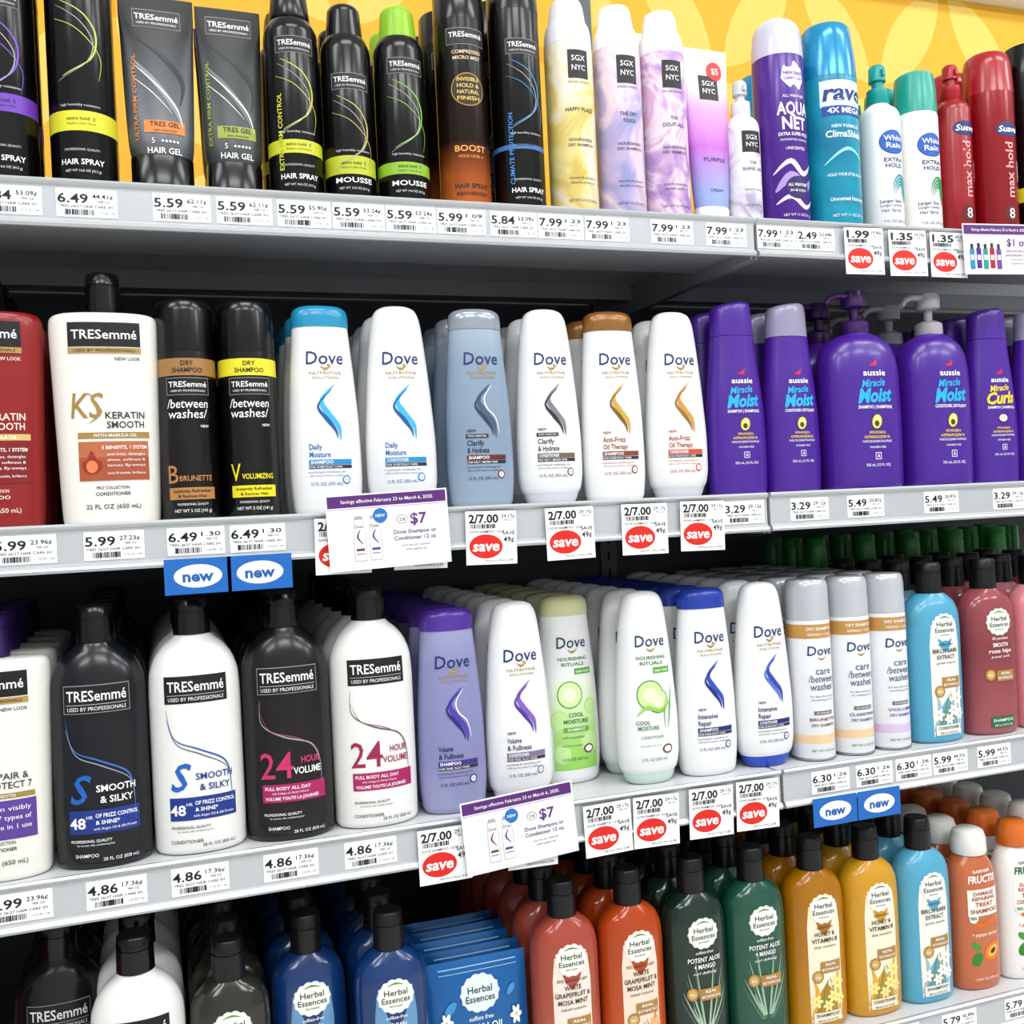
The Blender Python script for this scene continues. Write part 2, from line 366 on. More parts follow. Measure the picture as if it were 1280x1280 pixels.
def herbal(body,kind,lines,acc,cond=False,panel='#f2eee2',txt='#262626',capm=None,sub='sulfate-free',zs=1.):
    b=B(); b.loft(HB,body,n=2.35,surf=True)
    b.loft([(177,15,15),(180,15,15)],capm or BLKM,k=0)
    cap_flip(b,180,15.5,35,capm or BLKM)
    t=W
    if kind=='panel':
        b.P([(-21,8),(21,8),(22,60),(22,118),(19,142),(-19,142),(-22,118),(-22,60)],panel,1,8); t=txt
    elif kind=='leaf':
        for i,(x,zz) in enumerate([(-18,96),(-10,112),(10,112),(20,98),(-24,76),(25,78),(-14,60),(16,58)]):
            b.S([(x*.2,34),(x*.7,34+(zz-34)*.5),(x*1.15,zz)],[2,1.8,.2],'#9fb8a0',1)
            b.S([(x*.3,30),(x*.8,32+(zz-40)*.5),(x*1.25,zz-8)],[.8,.7,.2],'#6f8f74',1)
    b.badge(0,138,18.5,acc[1] if kind=='panel' else '#cfdac6',3,rz=16.5); b.badge(0,138,16.8,'#efede4',4,rz=15)
    b.T('Herbal',0,142,5.6,GRN,w=23,bold=.015,l=7); b.T('Essences',0,134.8,5.4,GRN,w=28,bold=.015,l=7)
    b.S([(-8,148.5),(0,150.5),(8,148.5)],[.4,2,.4],'#5f8a3a',6); b.T('bio:renew',0,129,2.2,GRN,l=6,bold=.01)
    b.T(sub,0,118,3.2,t,sh=.2,l=6,bold=.005)
    z=110
    for ln in lines:
        b.T(ln,0,z,4.8,t,w=min(40,len(ln)*3.7),bold=.025,l=6); z-=7.4
    b.T(acc[2],0,z+.5,2.8,t,sh=.2,w=28,l=6,bold=.005)
    if kind=='panel':
        b.S([(-20,14),(-12,40),(-16,58)],[2,7,1],acc[0],2); b.S([(20,14),(14,46),(19,80)],[2,6,1],acc[0],2)
        b.S([(-14,12),(-4,34),(2,58)],[1,4,.6],'#7f8c4a',3); b.S([(6,12),(10,38),(4,60)],[1,3,.5],'#98904f',3)
        for (x,zz,r) in ((14,52,9),(8,38,8),(18,33,7),(-14,34,8),(1,28,7)): b.flower(x,zz,r,acc[4] if len(acc)>4 else acc[0],l=4)
    bx,bz=(-11,62) if kind=='panel' else (-16,74)
    b.badge(bx,bz,7,'#a47a34',7,rz=7); b.E(bx,bz,5,5,'#c9a55c',8); b.T('bio',bx,bz,3,W,l=10,bold=.02)
    b.R(6,72,27,13,'#a47a34',6); b.T('REAL',6,75,3,W,w=14,l=9,bold=.03); b.T('BOTANICALS',6,69.5,2.8,W,w=23,l=9,bold=.03)
    if acc[3]: b.R(0,16,34,13,acc[3],6)
    elif kind=='panel': b.R(0,15.5,36,12,panel,6)
    b.T('CONDITIONER' if cond else 'SHAMPOO',0,18,3.4,W if acc[3] else t,w=30,l=9,bold=.02); b.T('400 mL (13.5 FL OZ)',0,12,2.4,W if acc[3] else t,w=26,l=9,bold=.008)
    return b.mesh('hair_bottle',zs)
def can(r,prof,bodym,lab,capprof=None,capm=None,ring=True,name='spray_can',seg=40):
    b=B(); b.loft([(0,r*.93,r*.93),(1,r*.98,r*.98),(3,r*.985,r*.985),(4,r,r)]+prof,bodym,k=0,surf=True,seg=seg)
    if ring: b.loft([(0,r*.95,r*.95),(0.6,r*1.012,r*1.012),(2.6,r*1.012,r*1.012),(3.4,r*.98,r*.98)],M('#9b9d9f',.3,.9),k=0,seg=seg)
    if capprof: b.loft(capprof,capm,k=0,seg=seg)
    lab(b); return b.mesh(name)
def dome(r,h,z0,k=6):
    return [(z0+h*math.sin(i/k*math.pi/2),max(.2,r*math.cos(i/k*math.pi/2)),max(.2,r*math.cos(i/k*math.pi/2))) for i in range(k+1)]
def blackcan(col,bands,top,H=205,r=27,cap='narrow',capm=None,word='HAIR SPRAY',side=None):
    body=BLK; capm=capm or BLK
    sh=H-48
    if cap=='narrow':
        pr=[(sh,r,r),(sh+3,r*.985,r*.985),(sh+8,r*.9,r*.9),(sh+13,r*.78,r*.78),(sh+15,r*.72,r*.72)]
        cp=[(sh+15,r*.74,r*.74),(sh+17,r*.76,r*.76),(H-6,r*.66,r*.66),(H-1,r*.6,r*.6),(H,r*.5,r*.5)]
    elif cap=='full':
        pr=[(H-38,r,r)]; cp=[(H-38,r*1.01,r*1.01),(H-6,r*.98,r*.98),(H-1.5,r*.92,r*.92),(H,r*.8,r*.8)]
    else:
        pr=[(sh-4,r,r),(sh+2,r*.96,r*.96),(sh+8,r*.86,r*.86),(sh+11,r*.78,r*.78)]; cp=[(sh+11,r*.74,r*.74),(H-12,r*.66,r*.66)]+dome(r*.66,10,H-11)[1:]
    def lab(b):
        b.R(0,top,38,16,'#8f8f8f',1); b.R(0,top,37,15,'#0a0a0b',2)
        b.T('TRESemmé',0,top+1.6,5,W,w=33,bold=.02); b.T('USED BY PROFESSIONALS',0,top-4.4,1.8,'#cccccc',w=30)
        b.S([(-14,top-14),(6,top-26),(16,top-44),(10,top-66),(-14,top-82)],[.4,1.2,1.8,1.4,.4],col,2)
        b.S([(-18,top-18),(2,top-32),(13,top-50),(6,top-70),(-18,top-86)],[.3,.8,1.1,.8,.3],'#9c9c9c',2)
        b.S([(-20,top-30),(0,top-40),(19,top-62),(17,top-84)],[.3,.7,.8,.3],col,2)
        for (z,h,c) in bands: b.band(z-h/2,z+h/2,c,1)
        b.T(word,0,23,4.8,W,w=37,bold=.03,l=5); b.T('NET WT 14.6 OZ (413 g)',0,15,2.2,'#dddddd',w=30,l=5)
        if bands: b.T('extra hold  5',0,bands[0][0]+2,2.8,'#15150f',w=24,l=5,bold=.01); b.T('fixation extra forte',0,bands[0][0]-2.5,1.8,'#15150f',w=24,l=5)
        b.T('high humidity resistance',0,(bands[0][0] if bands else 50)+14,2.2,'#cccccc',w=34,l=5)
        b.T('PROFESSIONAL QUALITY',0,34,2,'#cccccc',w=30,l=5) if not bands or bands[0][0]>42 else None
        if side: b.T(side,-17,66,4.4,col,rot=math.pi/2,l=5,bold=.03,w=74)
    return can(r,pr,body,lab,cp,capm)
def drysham(top,name2,ncol):
    r=27
    def lab(b):
        b.band(135,151,top,1); b.T('DRY',0,146.5,4.2,'#1b1b1b',w=11,l=5,bold=.02); b.T('SHAMPOO',0,140,4.2,'#1b1b1b',w=27,l=5,bold=.02)
        b.R(0,125,40,16,'#9a9a9a',1); b.R(0,125,39,15,'#0a0a0b',2); b.T('TRESemmé',0,126.8,5,W,w=35,bold=.02); b.T('USED BY PROFESSIONALS',0,120.8,1.8,W,w=32)
        b.T('/between',-1,109,8,W,w=38,sh=.1,bold=.008); b.T('washes/',-1,99.5,8,W,w=36,sh=.1,bold=.008)
        b.T('NEW',14,88,2.4,W,bold=.02)
        b.T(name2[0],-17,44,16,ncol,w=10,bold=.01); b.T(name2,4,40,4.8,ncol,w=30,bold=.03)
        b.R(0,26,44,11,ncol,1); b.T('Instantly Refreshes',0,28.4,2.6,'#111111',w=34,l=5,bold=.02); b.T('& Revives Hair',0,23.6,2.6,'#111111',w=26,l=5,bold=.02)
        b.T('PROFESSIONAL QUALITY',0,16,2,W,w=28); b.T('NET WT 5 OZ (141 g)',0,10,2.8,W,w=34,bold=.01)
    return can(r,[(150,r,r),(158,r*.98,r*.98)],M('#0e0908',.25,.2,.4) if ncol!='#e6d61a' else M('#080808',.25,.2,.4),lab,
        [(158,r*1.0,r*1.0),(196,r*.97,r*.97),(203,r*.93,r*.93),(206,r*.85,r*.85),(207,r*.7,r*.7)],BLK)
def dovedry(name,c):
    r=25
    def lab(b):
        b.band(140,156,'#b98a48',1); b.T('DRY SHAMPOO',0,151,3.4,W,w=33,l=5,bold=.03); b.T('REFRESH + CARE',0,144.5,2.6,W,w=30,l=5,bold=.01)
        b.T('Dove',0,126,10.5,'#142660',w=33,bold=.012,sh=.08); b.S([(-5,118),(0,116),(6,118.5)],[.3,2.4,.3],'#a08440')
        b.T('care',2,103,8,'#46567a',w=20,bold=.008); b.T('/between',0,94,8,'#46567a',w=33,sh=.1,bold=.008); b.T('washes/',1,85,8,'#46567a',w=31,sh=.1,bold=.008)
        b.T('For days when you are',0,74,2.2,'#444444',w=30); b.T('not washing your hair',0,70,2.2,'#444444',w=28)
        b.R(0,55,24,4.4,'#666666',1); b.T('0% PARABENS',0,55,2,W,l=5); b.T(name,0,47.5,3.2,c,w=34,bold=.03); b.T('DRY SHAMPOO',0,41,3.2,c,w=30,bold=.03)
        b.band(20,30,'#e0c196' if c!='#6b2f90' else '#cdb6da',0)
        b.T('NET WT 5 OZ (141 g)',0,12,2.6,'#444444',w=32)
    return can(r,[(158,r,r),(161,r*.97,r*.97)],M('#dee0e4',.38),lab,[(161,r*1.0,r*1.0),(196,r*.98,r*.98),(203,r*.94,r*.94),(206,r*.86,r*.86),(207,r*.7,r*.7)],M('#b4b8be',.18,.1,.5))
def tube(bodym,capm,lab,w=31,H=190,cr=25,cap=26):
    b=B()
    b.loft([(0,cr*.95,cr*.62),(1,cr,cr*.66),(cap-1,cr,cr*.68),(cap,cr*.97,cr*.66)],capm,k=0,n=2.2)
    b.loft([(cap,cr*.98,cr*.66),(cap+12,cr*1.04,cr*.66),(H*.5,w*.97,cr*.48),(H*.78,w*1.02,cr*.26),(H-12,w*1.05,1.6),(H,w*1.05,.8)],bodym,n=2,surf=True)
    lab(b); return b.mesh('hair_gel_tube')
def gel_lab(title,acc,acc2):
    def f(b):
        b.R(0,170,46,18,'#999999',1); b.R(0,170,45,17,'#0f0f10',2); b.T('TRESemmé',0,171.8,5.6,W,w=41,bold=.02); b.T('USED BY PROFESSIONALS',0,165.4,1.9,W,w=37)
        b.S([(-20,150),(0,136),(22,110),(18,86)],[.5,4,6,.5],'#1c1e20',2); b.S([(-26,130),(-8,112),(12,84),(22,60)],[.5,5,6,.5],acc2,2)
        b.S([(-24,124),(-4,106),(14,84),(20,66)],[.3,1.6,1.6,.3],W,3); b.S([(-26,112),(-8,98),(10,78)],[.3,.9,.3],W,3)
        b.T(title,-24,92,4.4,acc,rot=math.pi/2,w=82,l=5,bold=.03)
        b.R(3,64,38,12,acc,3); b.T('TRES GEL',3,66.4,4.4,'#141414',w=27,l=6,bold=.01); b.T('extra firm hold',3,60.6,2.2,'#141414',l=6)
        b.T('5',-8,50.5,5,W,l=5)
        for i in range(5): b.E(0+3.4*i,50.5,1.2,1.2,W,5,8)
        b.T('HAIR GEL',2,41.5,5.4,W,w=31,l=5,bold=.02)
    return f
def sgx(title,mt):
    r=26
    def lab(b):
        b.R(0,160,23,30,'#101014',2); b.T('SGX',0,166,5.6,W,w=15,l=5,bold=.01); b.T('NYC',0,156,5.6,W,w=15,l=5,bold=.01); b.T('SALON GRADE',0,141,2.2,'#333333',w=24)
        z=112
        for t in title: b.T(t,0,z,4,'#2c2748',w=min(32,len(t)*2.9),bold=.02); z-=7.4
        b.T('NOURISHING',0,80,3,'#2c2748',w=27,bold=.012); b.T('DRY SHAMPOO',0,74.5,3,'#2c2748',w=29,bold=.012)
        b.T('smooths & protects,',0,40,2.4,'#2c2748',w=30); b.T('absorbs excess oil',0,35,2.4,'#2c2748',w=28); b.T('NET WT 6.5 OZ (184 g)',0,16,2.6,'#2c2748',w=33)
    return can(r,[(180,r,r),(186,r*.98,r*.98)],mt,lab,[(186,r*.99,r*.99),(198,r*.96,r*.96),(206,r*.9,r*.9),(212,r*.78,r*.78),(228,r*.7,r*.7),(234,r*.62,r*.62),(236,r*.45,r*.45)],M('#e6e5e8',.35,0,.3))
def spray(bodym,capm,r,Hb,lab,actm=None,ns=1.,name='spray_bottle'):
    b=B(); b.loft([(0,r*.92,r*.92),(1.5,r,r),(Hb-14,r,r),(Hb-6,r*.9,r*.9),(Hb,r*.62,r*.62),(Hb+3,r*.5,r*.5)],bodym,k=3,surf=True)
    h=lambda v:Hb+v*ns
    b.loft([(h(2),r*.52,r*.52),(h(3),r*.56,r*.56),(h(14),r*.54,r*.54),(h(15),r*.4,r*.4)],capm,k=0)
    b.loft([(h(14),r*.28,r*.28),(h(20),r*.28,r*.28),(h(21),r*.42,r*.42),(h(32),r*.4,r*.4),(h(34),r*.3,r*.3)],actm or capm,k=0)
    b.box(-2,2,-r*.55,-r*.2,h(24),h(29),actm or capm)
    lab(b); return b.mesh(name)

ME={}
# --- row 1
ME['h0']=blackcan('#7a4bc8',[(72,16,'#6a38b0')],165,H=230,cap='full')
ME['h1']=blackcan('#b8d04a',[(60,18,'#d6d22a')],182,H=252,r=29,cap='full')
ME['g1']=tube(VGRAD('gel_tube_ink',[(20,'#2e3033'),(60,'#5f6266'),(130,'#3c3e42'),(160,'#141516')],.35,.3),BLK,gel_lab('ULTRA FIRM CONTROL','#d07a2c','#808286'),w=32,cr=28,cap=38,H=192)
ME['g2']=tube(VGRAD('gel_tube_ink_dark',[(20,'#1c1e20'),(60,'#454949'),(130,'#2e3233'),(160,'#101112')],.35,.3),BLK,gel_lab('EXTRA FIRM CONTROL','#8f9c38','#666c68'),w=29,cr=26,cap=36,H=188)
ME['h2']=blackcan('#c9c93a',[(52,13,'#c8cc2a')],150,H=214,r=26,side='EXTRA FIRM CONTROL')
ME['m1']=blackcan('#b9b05a',[(38,18,'#b6bf2c')],120,H=206,r=25,word='MOUSSE',cap='dome')
ME['m2']=blackcan('#7fc13a',[(38,12,'#8ab82e')],140,H=210,r=26,word='MOUSSE',cap='dome',capm=M('#86b81c',.3))
def boost(b):
    b.R(0,176,42,17,'#9a9a9a',1); b.R(0,176,41,16,'#120c08',2); b.T('TRESemmé',0,177.6,5.2,W,w=36,bold=.02)
    b.T('COMPRESSED',0,160,3.4,'#e8c9a0',w=31,bold=.02); b.T('MICRO MIST',0,154,3.4,'#e8c9a0',w=29,bold=.02)
    b.E(0,122,18,17,'#b9862a',1); b.E(0,122,17,16,'#120c08',2)
    for i,t in enumerate(['INVISIBLE','HOLD &','NATURAL','FINISH']): b.T(t,0,132-6.4*i,3.8,'#e8c05a',w=23,l=5,bold=.02)
    b.T('BOOST',0,62,6,'#f0a050',w=33,bold=.03); b.T('HOLD LEVEL 4',0,54,2.8,'#f0a050'); b.T('HAIR SPRAY',0,24,4.6,'#1a0d06',w=36,bold=.03); b.T('REINVENTED',0,16,3.6,'#1a0d06',w=33,bold=.02)
ME['h3']=can(26.5,[(196,26.5,26.5)],VGRAD('bronze_ink',[(0,'#c9692e'),(35,'#a8521f'),(70,'#201008'),(150,'#0b0706')],.25,.3),boost,[(196,26.7,26.7),(228,26,26),(231,24,24)],BLK)
ME['h4']=blackcan('#3a83c8',[(68,5,'#3f6fb0')],172,H=250,r=27,cap='full',side='CLIMATE PROTECTION',word='HAIR SPRAY')
ME['s1']=sgx(['HAPPY PLACE'],MARB('gold_marble',['#d0b45a','#e0cf86','#e8dfcc','#e4d8c4'],12))
ME['s2']=sgx(['THE DRY','TOUCH'],MARB('cloud_marble',['#9296c4','#b9a8d0','#e3ccd4','#dcc4d4'],12))
ME['s3']=sgx(['THE','DO-IT-ALL'],MARB('lilac_marble',['#a080c0','#c9a3cc','#e6d6e4','#cfa9c4'],12,3))
def tl(b):
    b.R(0,158,25,28,'#101014',2); b.T('SGX',0,163,5.6,W,w=16,l=5,bold=.01); b.T('NYC',0,154,5.6,W,w=16,l=5,bold=.01)
    b.E(10,178,11,11,'#c8161c',5); b.T('$5',10,178,7,W,l=8,bold=.03); b.T('PURPLE',0,75,4.4,'#3a2a60',w=28,bold=.01); b.T('CREAM',0,40,3.4,'#3a2a60')
ME['t1']=tube(VGRAD('violet_cream_ink',[(40,'#8f9ed8'),(90,'#b45cc0'),(135,'#d69ad8'),(165,'#e6e0ea')],.35),M('#e2e2e6',.3),tl,w=27,H=203,cr=21,cap=22)
def sl(b):
    b.R(0,96,24,24,'#101014',2); b.T('SGX',0,100.5,5,W,w=15,l=5,bold=.01); b.T('NYC',0,92.5,5,W,w=15,l=5,bold=.01)
    b.T('THE',0,72,3.4,'#333333'); b.T('SHINE ON',0,65,3.6,'#333333',w=25,bold=.01); b.T('leave-in spray',0,42,2.6,'#333333'); b.T('6 FL OZ (177 mL)',0,24,2.4,'#333333',w=24)
ME['sp']=spray(MARB('pearl_marble',['#aaa0bc','#d8d2dc','#e6e4e8','#e6e4e8'],16,2),M('#e4e4e6',.3),20,128,sl,M('#c2c4ca',.15),ns=1.25)
def aq(b):
    k=1.08
    b.T('ALL WEATHER',0,137*k,3,W,w=28,bold=.01); b.T('AQUA',0,124*k,13.5,W,w=42,bold=.05); b.T('NET',0,108.5*k,13.5,W,w=31,bold=.05); b.T('EXTRA SUPER HOLD',0,97*k,3.6,W,w=40,bold=.03)
    b.T('PROFESSIONAL HAIR SPRAY',0,91*k,2.2,W,w=36); b.T('UNSCENTED',0,82*k,3.2,W,w=25,bold=.01)
    b.S([(-26,40),(-8,56),(10,44),(28,58)],[2,13,11,2],'#a58ccc',2); b.S([(-28,60),(-8,74),(8,60),(26,74)],[1,6,6,1],'#dcd4ec',2); b.S([(-26,26),(-8,34),(10,22),(28,34)],[1,6,5,1],'#dcd4ec',2)
    b.E(0,44,15,13,'#24105a',4); b.T('ALL WEATHER',0,47,3.2,W,w=24,l=7,bold=.03); b.T('24 HR HOLD',0,40.5,2.8,W,w=20,l=7,bold=.01)
    b.T('NET WT 11 OZ (311 g)',0,13,2.8,W,w=36)
    b.P([(-12,182),(-15,168),(-6,158),(8,156),(14,166),(12,180),(2,188)],'#e0d6ee',2,3); b.T('NEW EASY',0,174,3.4,'#3a1880',l=6,bold=.02); b.T('CARRY CAP',0,168,3,'#3a1880',l=6,bold=.01)
ME['aq']=can(29.5,[(190,29.5,29.5),(197,29,29)],M('#4a1c88',.28,.1,.4),aq,[(197,29.3,29.3),(212,29,29),(224,27.5,27.5)]+dome(27.5,22,225)[1:],M('#c9c6da',.25,0,.4))
def rv(b):
    b.R(0,156,60,30,'#d6ecf4',2); b.T('rave',0,157,18,'#0c2f78',w=54,bold=.05,sh=.15,l=5)
    b.R(0,136,56,11,'#123f9c',3); b.T('4X MEGA',0,136,6,W,w=44,bold=.04,l=6)
    b.T('NEW FORMULA',0,118,3.6,'#dff4ff',w=36,bold=.02); b.T('ClimaShield',0,109,7.4,'#f5fbff',w=50,bold=.03)
    b.S([(-28,74),(0,92),(28,78)],[1,4,1],'#8fe0ee',2); b.T('HOLD YOUR STYLE ALL DAY',0,62,3.2,'#e7f7ff',w=50,bold=.02); b.T('Unscented Hairspray',0,34,4.2,'#f5fbff',w=46,bold=.01); b.T('NET WT 11 OZ (311 g)',0,15,3,W,w=42)
ME['rv']=can(33,[(178,33,33)],MARB('teal_metallic',['#086a92','#189ab6','#0c82a2'],6,.3,.25),rv,[(178,33.3,33.3),(196,33,33),(224,30,30),(238,28,28),(242,25,25)],M('#1288b8',.2,.2,.5))
def wr(c):
    def f(b):
        b.E(0,108,18,14.5,'#123f90',2); b.E(0,108,17,13.5,'#1858b8',3); b.T('White',0,112.5,6,W,w=25,l=7,bold=.03); b.T('Rain',0,104,6,W,w=20,l=7,bold=.03)
        b.T('EXTRA',0,87,4.6,'#16336f',w=26,bold=.03); b.T('HOLD',0,80,4.6,'#16336f',w=23,bold=.03)
        for i in range(4): b.S([(8+11*math.cos(t)*(1-i*.22),52+17*math.sin(t)*(1-i*.22)) for t in [j*.6 for j in range(-2,7)]],[.4,2.4,3,3,3,2.6,2,1,.3],c,2)
        b.T('Larger Size',-6,38,3.6,'#16336f',w=27,bold=.02); b.T('Longer Lasting',-6,33,3,'#16336f',w=27,bold=.01); b.T('Hair Spray',-6,27,3.4,'#16336f',w=24,bold=.01); b.T('7 FL OZ (207 mL)',0,14,2.8,'#16336f',w=32)
    return f
ME['w1']=spray(WHT,M('#12958f',.3),24,156,wr('#1590a0'),ns=1.5)
ME['w2']=can(25.5,[(146,25.5,25.5),(150,24.5,24.5)],WHT,wr('#1a9058'),[(150,25,25),(178,24.6,24.6),(197,22.5,22.5),(200,19,19)],M('#189a88',.3,0,.3))
def su(b):
    b.E(0,134,17,9,'#1a2a6a',2); b.T('Suave',0,134,7,W,w=27,bold=.04,sh=.2,l=6); b.T('max hold',0,84,11,'#dfa0a5',rot=math.pi/2,w=68,bold=.03); b.T('HAIRSPRAY',15,84,3.4,W,rot=math.pi/2,bold=.01)
    b.E(0,30,10,10,'#5a0610',2); b.T('8',0,30,12,W,l=5,bold=.01); b.T('unscented',0,14,3,W,bold=.01)
ME['su']=spray(M('#930e1a',.3,0,.4),M('#a5141f',.3),22,172,su,ns=1.35)
ME['sb']=can(30,[(182,30,30)],M('#8c0c18',.25,.2,.5),su,[(182,30.3,30.3),(218,28.5,28.5),(230,26,26),(234,22,22)],M('#a0121e',.25,0,.5))
# --- row 2
RED=M('#860f12',.32,0,.4); CW=M('#e4e2da',.32,0,.3); DW=M('#e2e3e4',.34,0,.35)
ME['kr']=tres_square(RED,'red',BLK); ME['kw']=tres_square(CW,'white',BLK)
ME['d1']=drysham('#9c7040','BRUNETTE','#b07a44'); ME['d2']=drysham('#e0d62c','VOLUMIZING','#e6d61a')
lb='#1a86c0'
ME['v1']=dove_s(DW,M('#1a86b0',.28,0,.4),'Daily','Moisture',lb,'SHAMPOO','#39a9d2','#154f90',tx2='#1a60a4')
ME['v2']=dove_c(DW,M('#e9e9eb',.28,0,.3),'Daily','Moisture',lb,'CONDITIONER','#39a9d2','#154f90',tx2='#1a60a4')
CLR=VGRAD('clear_blue_plastic',[(5,'#9fb2c6'),(60,'#8ba0b8'),(150,'#93a8bf'),(184,'#a9bacb')],.18,0,.22)
LAV=VGRAD('clear_lavender_plastic',[(5,'#a3a4cc'),(60,'#8c8ebe'),(150,'#9092c2'),(184,'#a2a4ce')],.18,0,.22)
ME['v3']=dove_s(CLR,M('#9aa3ae',.2,.2,.5,.15),'Clarify','& Hydrate','#5d1f14','SHAMPOO','#42516a','#2a3850',badge='c',tx2='#1b2440',foot='FOR OILY / MIXED HAIR')
ME['v4']=dove_c(DW,M('#c4c6cc',.22,0,.5),'Clarify','& Hydrate','#6a5a4a','CONDITIONER','#74767e','#26262c',badge='c',tx2='#2c2c38',foot='FOR OILY / MIXED HAIR')
ME['v5']=dove_s(DW,M('#8a5c28',.28,.3,.4),'Anti-Frizz','Oil Therapy','#7f3a2a','SHAMPOO','#c09a3c','#735014',badge=True,tx2='#94451f')
ME['v6']=dove_c(DW,M('#c4c6cc',.22,0,.5),'Anti-Frizz','Oil Therapy','#c84a26','CONDITIONER','#c08c3c','#8f5f18',badge=True,tx2='#b03c18')
LIL=M('#8f88a4',.22,0,.5)
ME['a1']=aussie('Moist',PUR); ME['a2']=aussie('Moist',LIL,True)
ME['a3']=aussie_pump('Moist',M('#3b1458',.3,0,.3)); ME['a4']=aussie_pump('Moist',M('#a8a3aa',.3,0,.3),True,w=48)
ME['a5']=aussie('Curls',PUR,cc='#e8c82c'); ME['a6']=aussie('Curls',LIL,True,cc='#e8c82c')
# --- row 3
BB=M('#0b0e14',.26,0,.5,0,.3); TW=M('#e2e2df',.32,0,.35)
ME['rp']=tres_square(CW,'rep',M('#2a1650',.25,0,.4))
ME['t2']=tres_round(BB,True,'smooth'); ME['t3']=tres_round(TW,False,'smooth')
ME['t4']=tres_round(M('#100b10',.26,0,.5,0,.3),True,'24'); ME['t5']=tres_round(TW,False,'24')
ME['l1']=dove_s(LAV,M('#4a2690',.25,0,.5),'Volume','& Fullness','#3a2a7c','SHAMPOO','#4b35a0','#24226a',tx2='#1c1c58',foot='FOR FINE, FLAT HAIR')
ME['l2']=dove_c(DW,M('#c9cad6',.22,0,.5),'Volume','& Fullness','#7a6890','CONDITIONER','#7a55b4','#4b2f88',badge=True,tx2='#33335c',foot='FOR FINE, FLAT HAIR')
ME['l3']=dove_s(DW,M('#c6c796',.28,0,.4),False,lab=cucumber); ME['l4']=dove_c(DW,M('#b9cdc2',.22,0,.5),True,lab=cucumber)
ME['l5']=dove_s(DW,M('#16349a',.28,0,.4),'Intensive','Repair','#14246f','SHAMPOO','#2a45b0','#14246f',badge=True,tx2='#141f60')
ME['l6']=dove_c(DW,M('#1a42b0',.28,0,.4),'Intensive','Repair','#14246f','CONDITIONER','#2a3fa0','#4a6ac8',badge=True,tx2='#141f60')
ME['y1']=dovedry('BRUNETTE','#7a4a2a'); ME['y2']=dovedry('CLARIFYING','#3a5a7a'); ME['y3']=dovedry('VOLUME','#6b2f90')
SK=M('#4d9cbb',.25,0,.5)
BK=['#9ab0b8','#d4dde0','gentle cleanse',None,'#eef1f2']
ME['b1']=herbal(SK,'panel',['BIRCH BARK','EXTRACT'],BK,True,panel='#e6e4da')
RS=['#d99','#e2d6cc','petal soft','#1f6a40']
ME['b2']=herbal(VGRAD('clear_rose_plastic',[(5,'#a85a60'),(100,'#8c3e44'),(175,'#a04e54')],.15,0,.2),'none',['SMOOTH','rose hips'],RS,sub='0% parabens')
ME['b3']=herbal(M('#d47f8a',.25,0,.5),'none',['SMOOTH','rose hips'],RS,sub='0% parabens')
GC=M('#1f7a2e',.3,0,.3)
ME['gk']=herbal(M('#3f8f3a',.25,0,.5),'none',['TEA TREE','MINT'],RS,capm=GC,zs=1.13); ME['gr']=herbal(M('#8f1420',.25,0,.5),'none',['CHERRY'],RS,capm=GC,zs=1.13)
# --- row 4
GP=['WHITE','GRAPEFRUIT &','MOSA MINT']
ME['c1']=herbal(VGRAD('clear_coral_plastic',[(5,'#c66a54'),(90,'#b0503c'),(175,'#a8483a')],.15,0,.15),'panel',GP,['#e08a66','#e6d2c2','naked volume',None,'#f0b090'],panel='#ead8cc',sub='90% natural origin')
ME['c2']=herbal(VGRAD('clear_orange_plastic',[(5,'#d05c28'),(90,'#bc4816'),(175,'#b04010')],.15,0,.15),'panel',GP,['#e08250','#e6d2c2','naked volume',None,'#f0a878'],True,panel='#ecd2c0',sub='90% natural origin')
ME['c3']=herbal(M('#0d261d',.16,0,.6),'leaf',['POTENT ALOE','+ MANGO'],['','','curl defining',None])
ME['c4']=herbal(M('#164a38',.16,0,.6),'leaf',['POTENT ALOE','+ MANGO'],['','','curl defining',None],True)
HN=['#d8a22c','#ead9ac','daily moisture',None,'#f0dc8a']
ME['c5']=herbal(VGRAD('clear_honey_plastic',[(5,'#c88a14'),(90,'#b27406'),(175,'#a86a04')],.15,0,.15),'panel',['HONEY &','VITAMIN B'],HN,panel='#e9e0c6')
ME['c6']=herbal(M('#c48e18',.2,0,.5),'panel',['HONEY &','VITAMIN B'],HN,True,panel='#e9e0c6')
ME['c7']=herbal(SK,'panel',['BIRCH BARK','EXTRACT'],BK,panel='#e6e4da')
ME['c8']=herbal(M('#0c3166',.18,0,.6),'panel',['ARGAN','OIL'],['#2f6aa0','#dde6ee','repair',None,'#e4ecf4'],panel='#5f8eb6',txt='#f2f6fa')
ME['c9']=herbal(M('#24241d',.18,0,.6),'panel',['COCONUT','MILK'],['#6a6a5c','#d8dcd0','hydrate',None,'#e4e4d8'],panel='#6c6c60',txt='#f0f0ea')
